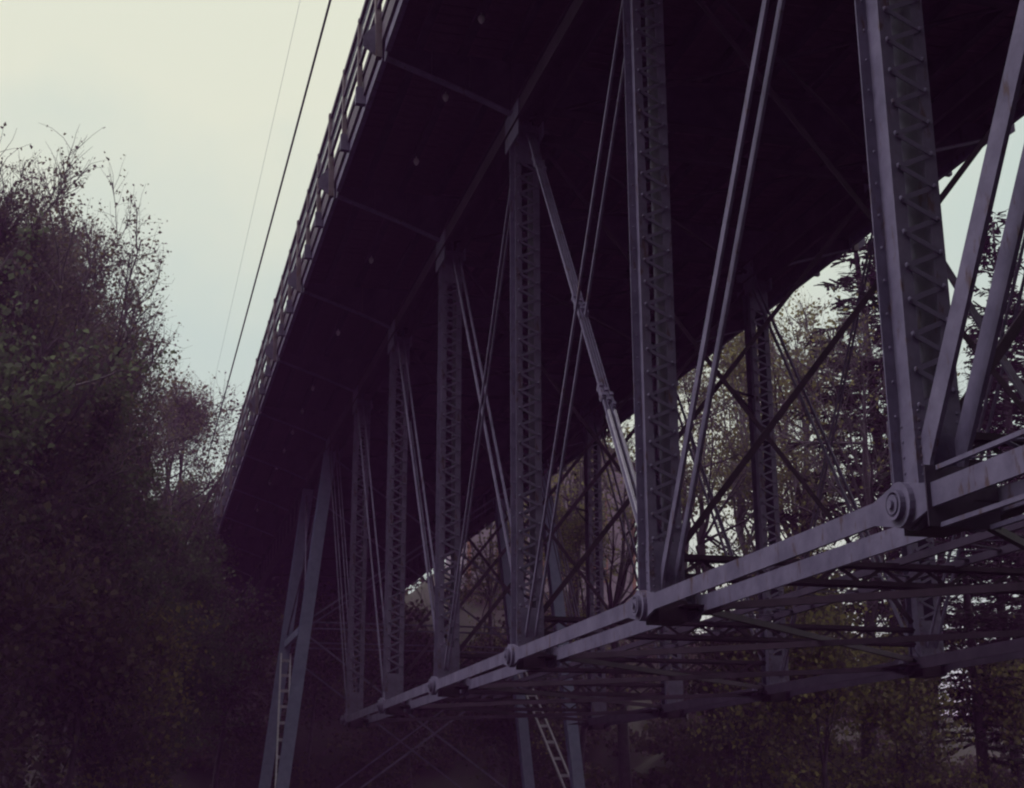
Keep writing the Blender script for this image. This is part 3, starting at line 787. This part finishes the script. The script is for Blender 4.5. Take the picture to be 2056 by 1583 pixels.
KINDS = {
 'maple':  deciduous(11, 16, 0.34, 0.22, 4.8, 42, 11, 8, 11, 0.135, leaf='leaf_green', up=0.35, scatter=0.17),
 'maple2': deciduous(12, 14, 0.30, 0.20, 4.5, 42, 11, 8, 10, 0.13, leaf='leaf_green', up=0.3, scatter=0.17),
 'bud':    deciduous(21, 19, 0.28, 0.30, 4.8, 52, 12, 13, 3.0, 0.085, leaf='leaf_bud', up=0.85, scatter=0.10, twig_r=0.010, forks=3),
 'bud2':   deciduous(22, 19, 0.28, 0.30, 4.4, 52, 12, 13, 4.2, 0.085, leaf='leaf_bud', up=0.75, scatter=0.12, twig_r=0.008, forks=3),
 'gnarl':  deciduous(23, 14, 0.24, 0.2, 3.6, 30, 9, 8, 3.0, 0.085, leaf='leaf_bud', up=0.25, scatter=0.14, twig_r=0.007, forks=3),
 'alder':  deciduous(31, 19, 0.17, 0.15, 2.8, 30, 6, 6, 4.2, 0.12, wood='bark_grey', leaf='leaf_gold', up=0.5, scatter=0.16, forks=1, twig_r=0.007),
 'alder2': deciduous(32, 20, 0.19, 0.15, 3.2, 30, 6, 6, 3.8, 0.12, wood='bark', leaf='leaf_gold', up=0.55, scatter=0.16, forks=2, twig_r=0.007),
 'bare':   deciduous(33, 18, 0.22, 0.15, 3.8, 28, 7, 5, 0.8, 0.11, wood='bark', leaf='leaf_gold', up=0.35, scatter=0.1, forks=1, twig_r=0.009),
 'oak':    deciduous(35, 19, 0.34, 0.28, 4.6, 36, 8, 7, 5.0, 0.12, wood='bark', leaf='leaf_gold', up=0.55, scatter=0.2, forks=2, twig_r=0.008),
 'shrub':  deciduous(41, 6.0, 0.09, 0.05, 2.6, 26, 8, 7, 9, 0.11, leaf='leaf_dark', up=0.3, scatter=0.25, forks=3),
 'shrub2': deciduous(42, 6.5, 0.09, 0.05, 2.7, 26, 8, 7, 6, 0.11, leaf='leaf_gold', up=0.3, scatter=0.25, forks=3),
 'fir':    conifer(51, 20, 0.30, 3.6, 0.18),
 'fir2':   conifer(52, 22, 0.32, 3.2, 0.22),
}
NAMES = {'maple': 'maple_tree', 'maple2': 'maple_tree', 'bud': 'budding_tree', 'bud2': 'budding_tree', 'gnarl': 'budding_tree', 'alder': 'alder_tree', 'alder2': 'alder_tree', 'bare': 'bare_tree', 'oak': 'leafy_tree', 'shrub': 'shrub', 'shrub2': 'shrub', 'fir': 'fir_tree', 'fir2': 'fir_tree'}
def tree(kind, x, y, rot, sc, label, group=None, top=None, dz=0.0):
    gz = float(ground_z(x, y))
    o = empty(NAMES[kind], (x, y, gz+dz)); o.rotation_euler = (0, 0, rot); o.scale = (sc, sc, sc)
    for nm, me in KINDS[kind]: obj(nm, me, o)
    tag(o, label, 'shrub' if 'shrub' in kind else 'tree', group)
    return o
LW = 'woods on the slope left of the bridge'
L = [
 ('bud', -10.5, 28, 0.3, 1.02, 'tall twiggy tree with a bristly domed crown, topping the left edge of the woods'),
 ('maple', -12.8, 23, 1.1, 0.98, 'leafy green maple filling the left edge below the twiggy crown'),
 ('maple2', -10.6, 29.5, 2.4, 0.98, 'green maple low in front of the twiggy crown on the left'),
 ('bud2', -9.3, 36, 1.2, 1.10, 'reddish budding tree with upswept branches right of the tall twiggy crown'),
 ('bud2', -8.2, 42, 5.2, 1.06, 'reddish tree whose crown rounds off toward the cable'),
 ('maple', -10.0, 36, 5.2, 0.82, 'green maple beneath the reddish budding crown'),
 ('gnarl', -6.2, 47, 0.6, 1.30, 'crooked bare-limbed tree below the thick dark cable'),
 ('gnarl', -4.9, 57, 3.1, 1.40, 'gold-tipped crooked tree farthest right in the left woods, against the deck edge'),
 ('maple2', -7.2, 38, 0.2, 0.80, 'dark green maple low against the bridge deck'),
 ('maple', -5.4, 51, 2.9, 0.84, 'shadowed maple tucked under the far end of the deck edge'),
 ('bud2', -10.0, 32, 1.0, 0.98, 'rounded reddish crown bridging the two tallest twiggy trees'),
 ('maple', -9.0, 33, 3.7, 0.86, 'green maple in the middle of the left woods with layered boughs'),
 ('bud', -14.2, 32.5, 4.4, 1.02, 'second bristly twiggy tree pressed behind the tallest one'),
 ('shrub', -9.6, 24, 0.4, 1.3, 'shadowy shrub in the lower left corner'),
 ('shrub', -7.6, 29, 2.0, 1.25, 'shadowy shrub left of the steel tower foot'),
 ('shrub2', -5.6, 35, 3.3, 1.15, 'shadowy shrub against the tower leg on the left'),
 ('bud2', -17.0, 36, 3.6, 1.05, 'twiggy tree deep behind the left edge of the woods'),
 ('fir', -19, 46, 1.0, 0.90, 'dark fir deep in the left woods'),
 ('bud2', -12.8, 44, 2.1, 1.04, 'hazy twiggy tree at the back of the left woods'),
 ('maple', -8.5, 60, 1.3, 1.0, 'dim green maple far back beside the deck end'),
 ('maple', -4.2, 62, 4.3, 0.80, 'dim low maple just left of the deck end'),
 ('shrub', -2.2, 54, 1.0, 1.4, 'dark shrub beneath the far end of the deck'),
 ('shrub', 2.0, 57, 2.6, 1.4, 'dark shrub behind the middle of the tower'),
 ('maple2', -5.0, 45, 5.5, 0.70, 'low dark maple beside the tower'),
 ('bud', -10.6, 52, 2.6, 1.08, 'far twiggy tree showing sky between its stems'),
]
for k_, x, y, r_, s_, lab in L: tree(k_, x, y, r_, s_, lab, LW)
R = [
 ('alder', 17.6, 40, 0.2, 1.0, 'slender yellow-leaved alder seen between the first and second near posts from the tower'),
 ('alder', 16.2, 46, 2.6, 1.05, 'golden alder standing behind the far truss, mid picture'),
 ('alder2', 12.8, 50, 4.4, 1.0, 'pale golden alder behind the third near post'),
 ('bare', 18.6, 33, 0.9, 1.0, 'nearly bare dark tree with fanning limbs left of the nearest post'),
 ('bare', 14.2, 36, 3.8, 0.95, 'nearly bare tree crossing behind the crossing diagonals'),
 ('fir', 19.0, 33, 0.5, 1.22, 'dark fir with drooping boughs left of the nearest post top'),
 ('fir2', 21.2, 29, 2.2, 0.98, 'dark pointed fir at the right edge between the wide bars'),
 ('fir', 23.2, 31, 3.5, 0.92, 'dark fir partly outside the right edge'),
 ('fir2', 17.2, 26, 4.9, 0.66, 'short fir just right of the nearest post'),
 ('alder', 20.5, 44, 5.0, 1.0, 'thin alder among the sky gaps low on the right'),
 ('bare', 22.8, 38, 1.1, 1.0, 'bare trunk before the bright gap low on the right'),
 ('alder2', 10.8, 44, 0.1, 0.75, 'leafy alder close behind the far truss beside the tower'),
 ('alder', 10.6, 56, 2.2, 0.9, 'small alder on the slope beyond the tower'),
 ('alder2', 13.8, 63, 0.8, 0.8, 'dim alder near the pale house'),
 ('bare', 9.8, 62, 5.0, 0.62, 'thin bare tree in front of the pale house'),
 ('shrub2', 12.0, 26, 1.2, 1.05, 'yellow-leaved shrub below the far chord, centre right'),
 ('shrub2', 15.5, 27, 3.0, 1.0, 'yellow-leaved shrub at the lower right'),
 ('shrub2', 18.5, 26, 4.4, 0.95, 'yellow-leaved shrub nearest the lower right corner'),
 ('shrub', 13.0, 33, 0.7, 1.0, 'dark shrub below the far chord, right of the tower legs'),
 ('shrub', 8.8, 46, 0.3, 1.3, 'dark shrub behind the right tower legs'),
 ('shrub', 6.0, 52, 3.9, 1.3, 'dark shrub on the slope between the tower legs'),
 ('oak', 19.4, 41, 4.9, 1.0, 'broad golden-leaved tree filling the gap under the deck left of the nearest post'),
 ('oak', 14.2, 56, 3.3, 0.95, 'broad dim tree far behind the alders'),
 ('alder', 15.0, 37, 3.3, 0.95, 'slim golden alder just beyond the second far post'),
 ('bare', 11.6, 40, 2.9, 0.95, 'dark bare tree right behind the far truss'),
 ('fir2', 25.0, 36, 1.4, 0.85, 'fir low behind the wide bars at the right edge'),
 ('bare', 16.0, 30.5, 0.2, 1.0, 'dark upright trunk with side limbs left of the big pin'),
 ('shrub2', 15.2, 33, 0.4, 1.1, 'yellow shrub behind the second far post foot'),
]
RW = 'trees and shrubs beyond the far truss'
for k_, x, y, r_, s_, lab in R: tree(k_, x, y, r_, s_, lab, RW)

# undergrowth over the slopes
rng = np.random.default_rng(77)
bx, by = [], []
while len(bx) < 820:
    x = rng.uniform(-34, 34); y = rng.uniform(14, 90)
    if -7.5 < x < 9.5 and y < 46: continue
    if x > -10-(-0)*0 and x < 9.5 and y < 22: continue
    bx.append(x); by.append(y)
PT = []
for x, y in zip(bx, by):
    m = 330; r = rng.uniform(0.8, 1.9)
    d = rng.normal(size=(m, 3)); d /= np.linalg.norm(d, axis=1)[:, None]; d[:, 2] = np.abs(d[:, 2])*0.9
    q = d*(r*(0.55+0.5*rng.random(m)))[:, None]; q[:, 0] += x; q[:, 1] += y; q[:, 2] += float(ground_z(x, y))-0.1
    PT.append(q)
V, Q = leaf_quads(rng, np.concatenate(PT), 0.20)
obj('undergrowth', np_mesh('undergrowth', V, Q, 'leaf_dark'), kind='stuff')

# ------------------------------------------------------------------ pale house on the slope beyond the bridge
hx, hy = 19.6, 76.0; hz = float(ground_z(hx, hy))
hs = empty('house', (hx, hy, hz))
tag(hs, 'pale lilac house with red-brown trim glimpsed through the truss beyond the tower', 'house')
HW, HD, HH = 5.5, 7.0, 9.0
b = MB(); b.prism([(-HW, -1.5), (HW, -1.5), (HW, HH), (0, HH+3.2), (-HW, HH)], 0, HD, 'y'); b.build('wall', 'wall', hs)
for s_ in (-1, 1):
    b = MB(); b.bar((s_*(HW+0.5), HD/2, HH-0.22), (0, HD/2, HH+3.34), 0.16, HD+1, (0, 1, 0)); b.build('roof', 'roof', hs)
    b = MB(); b.box(s_*HW-0.12, s_*HW+0.12, -0.05, 0.0, -1.5, HH-0.1); b.build('corner_trim', 'trim', hs)
for x in (-3, 0, 3):
    for z in (1.2, 5.0):
        w = empty('window', (x, -0.02, z), hs)
        b = MB()
        for a, c, e, f in ((-0.7, -0.6, 0, 1.8), (0.6, 0.7, 0, 1.8), (-0.6, 0.6, 0, 0.1), (-0.6, 0.6, 1.7, 1.8), (-0.6, 0.6, 0.86, 0.94)): b.box(a, c, -0.06, 0.015, e, f)
        b.build('frame', 'trim', w)
        b = MB(); b.box(-0.6, 0.6, -0.03, -0.02, 0.1, 1.7); b.build('pane', 'glass', w)

# ------------------------------------------------------------------ thin purple haze, added to lift and tint the dark tones
hm = bpy.data.materials.new('haze'); hm.use_nodes = True; ht = hm.node_tree
for n in list(ht.nodes):
    if n.type != 'OUTPUT_MATERIAL': ht.nodes.remove(n)
pv = ht.nodes.new('ShaderNodeVolumePrincipled'); pv.inputs['Color'].default_value = (0.86, 0.28, 1.0, 1); pv.inputs['Density'].default_value = 0.0012
ht.links.new(pv.outputs[0], [n for n in ht.nodes if n.type == 'OUTPUT_MATERIAL'][0].inputs['Volume'])
M['haze'] = hm
b = MB(); b.box(-330, 330, -230, 490, -9, 32); b.build('haze', 'haze', kind='stuff')
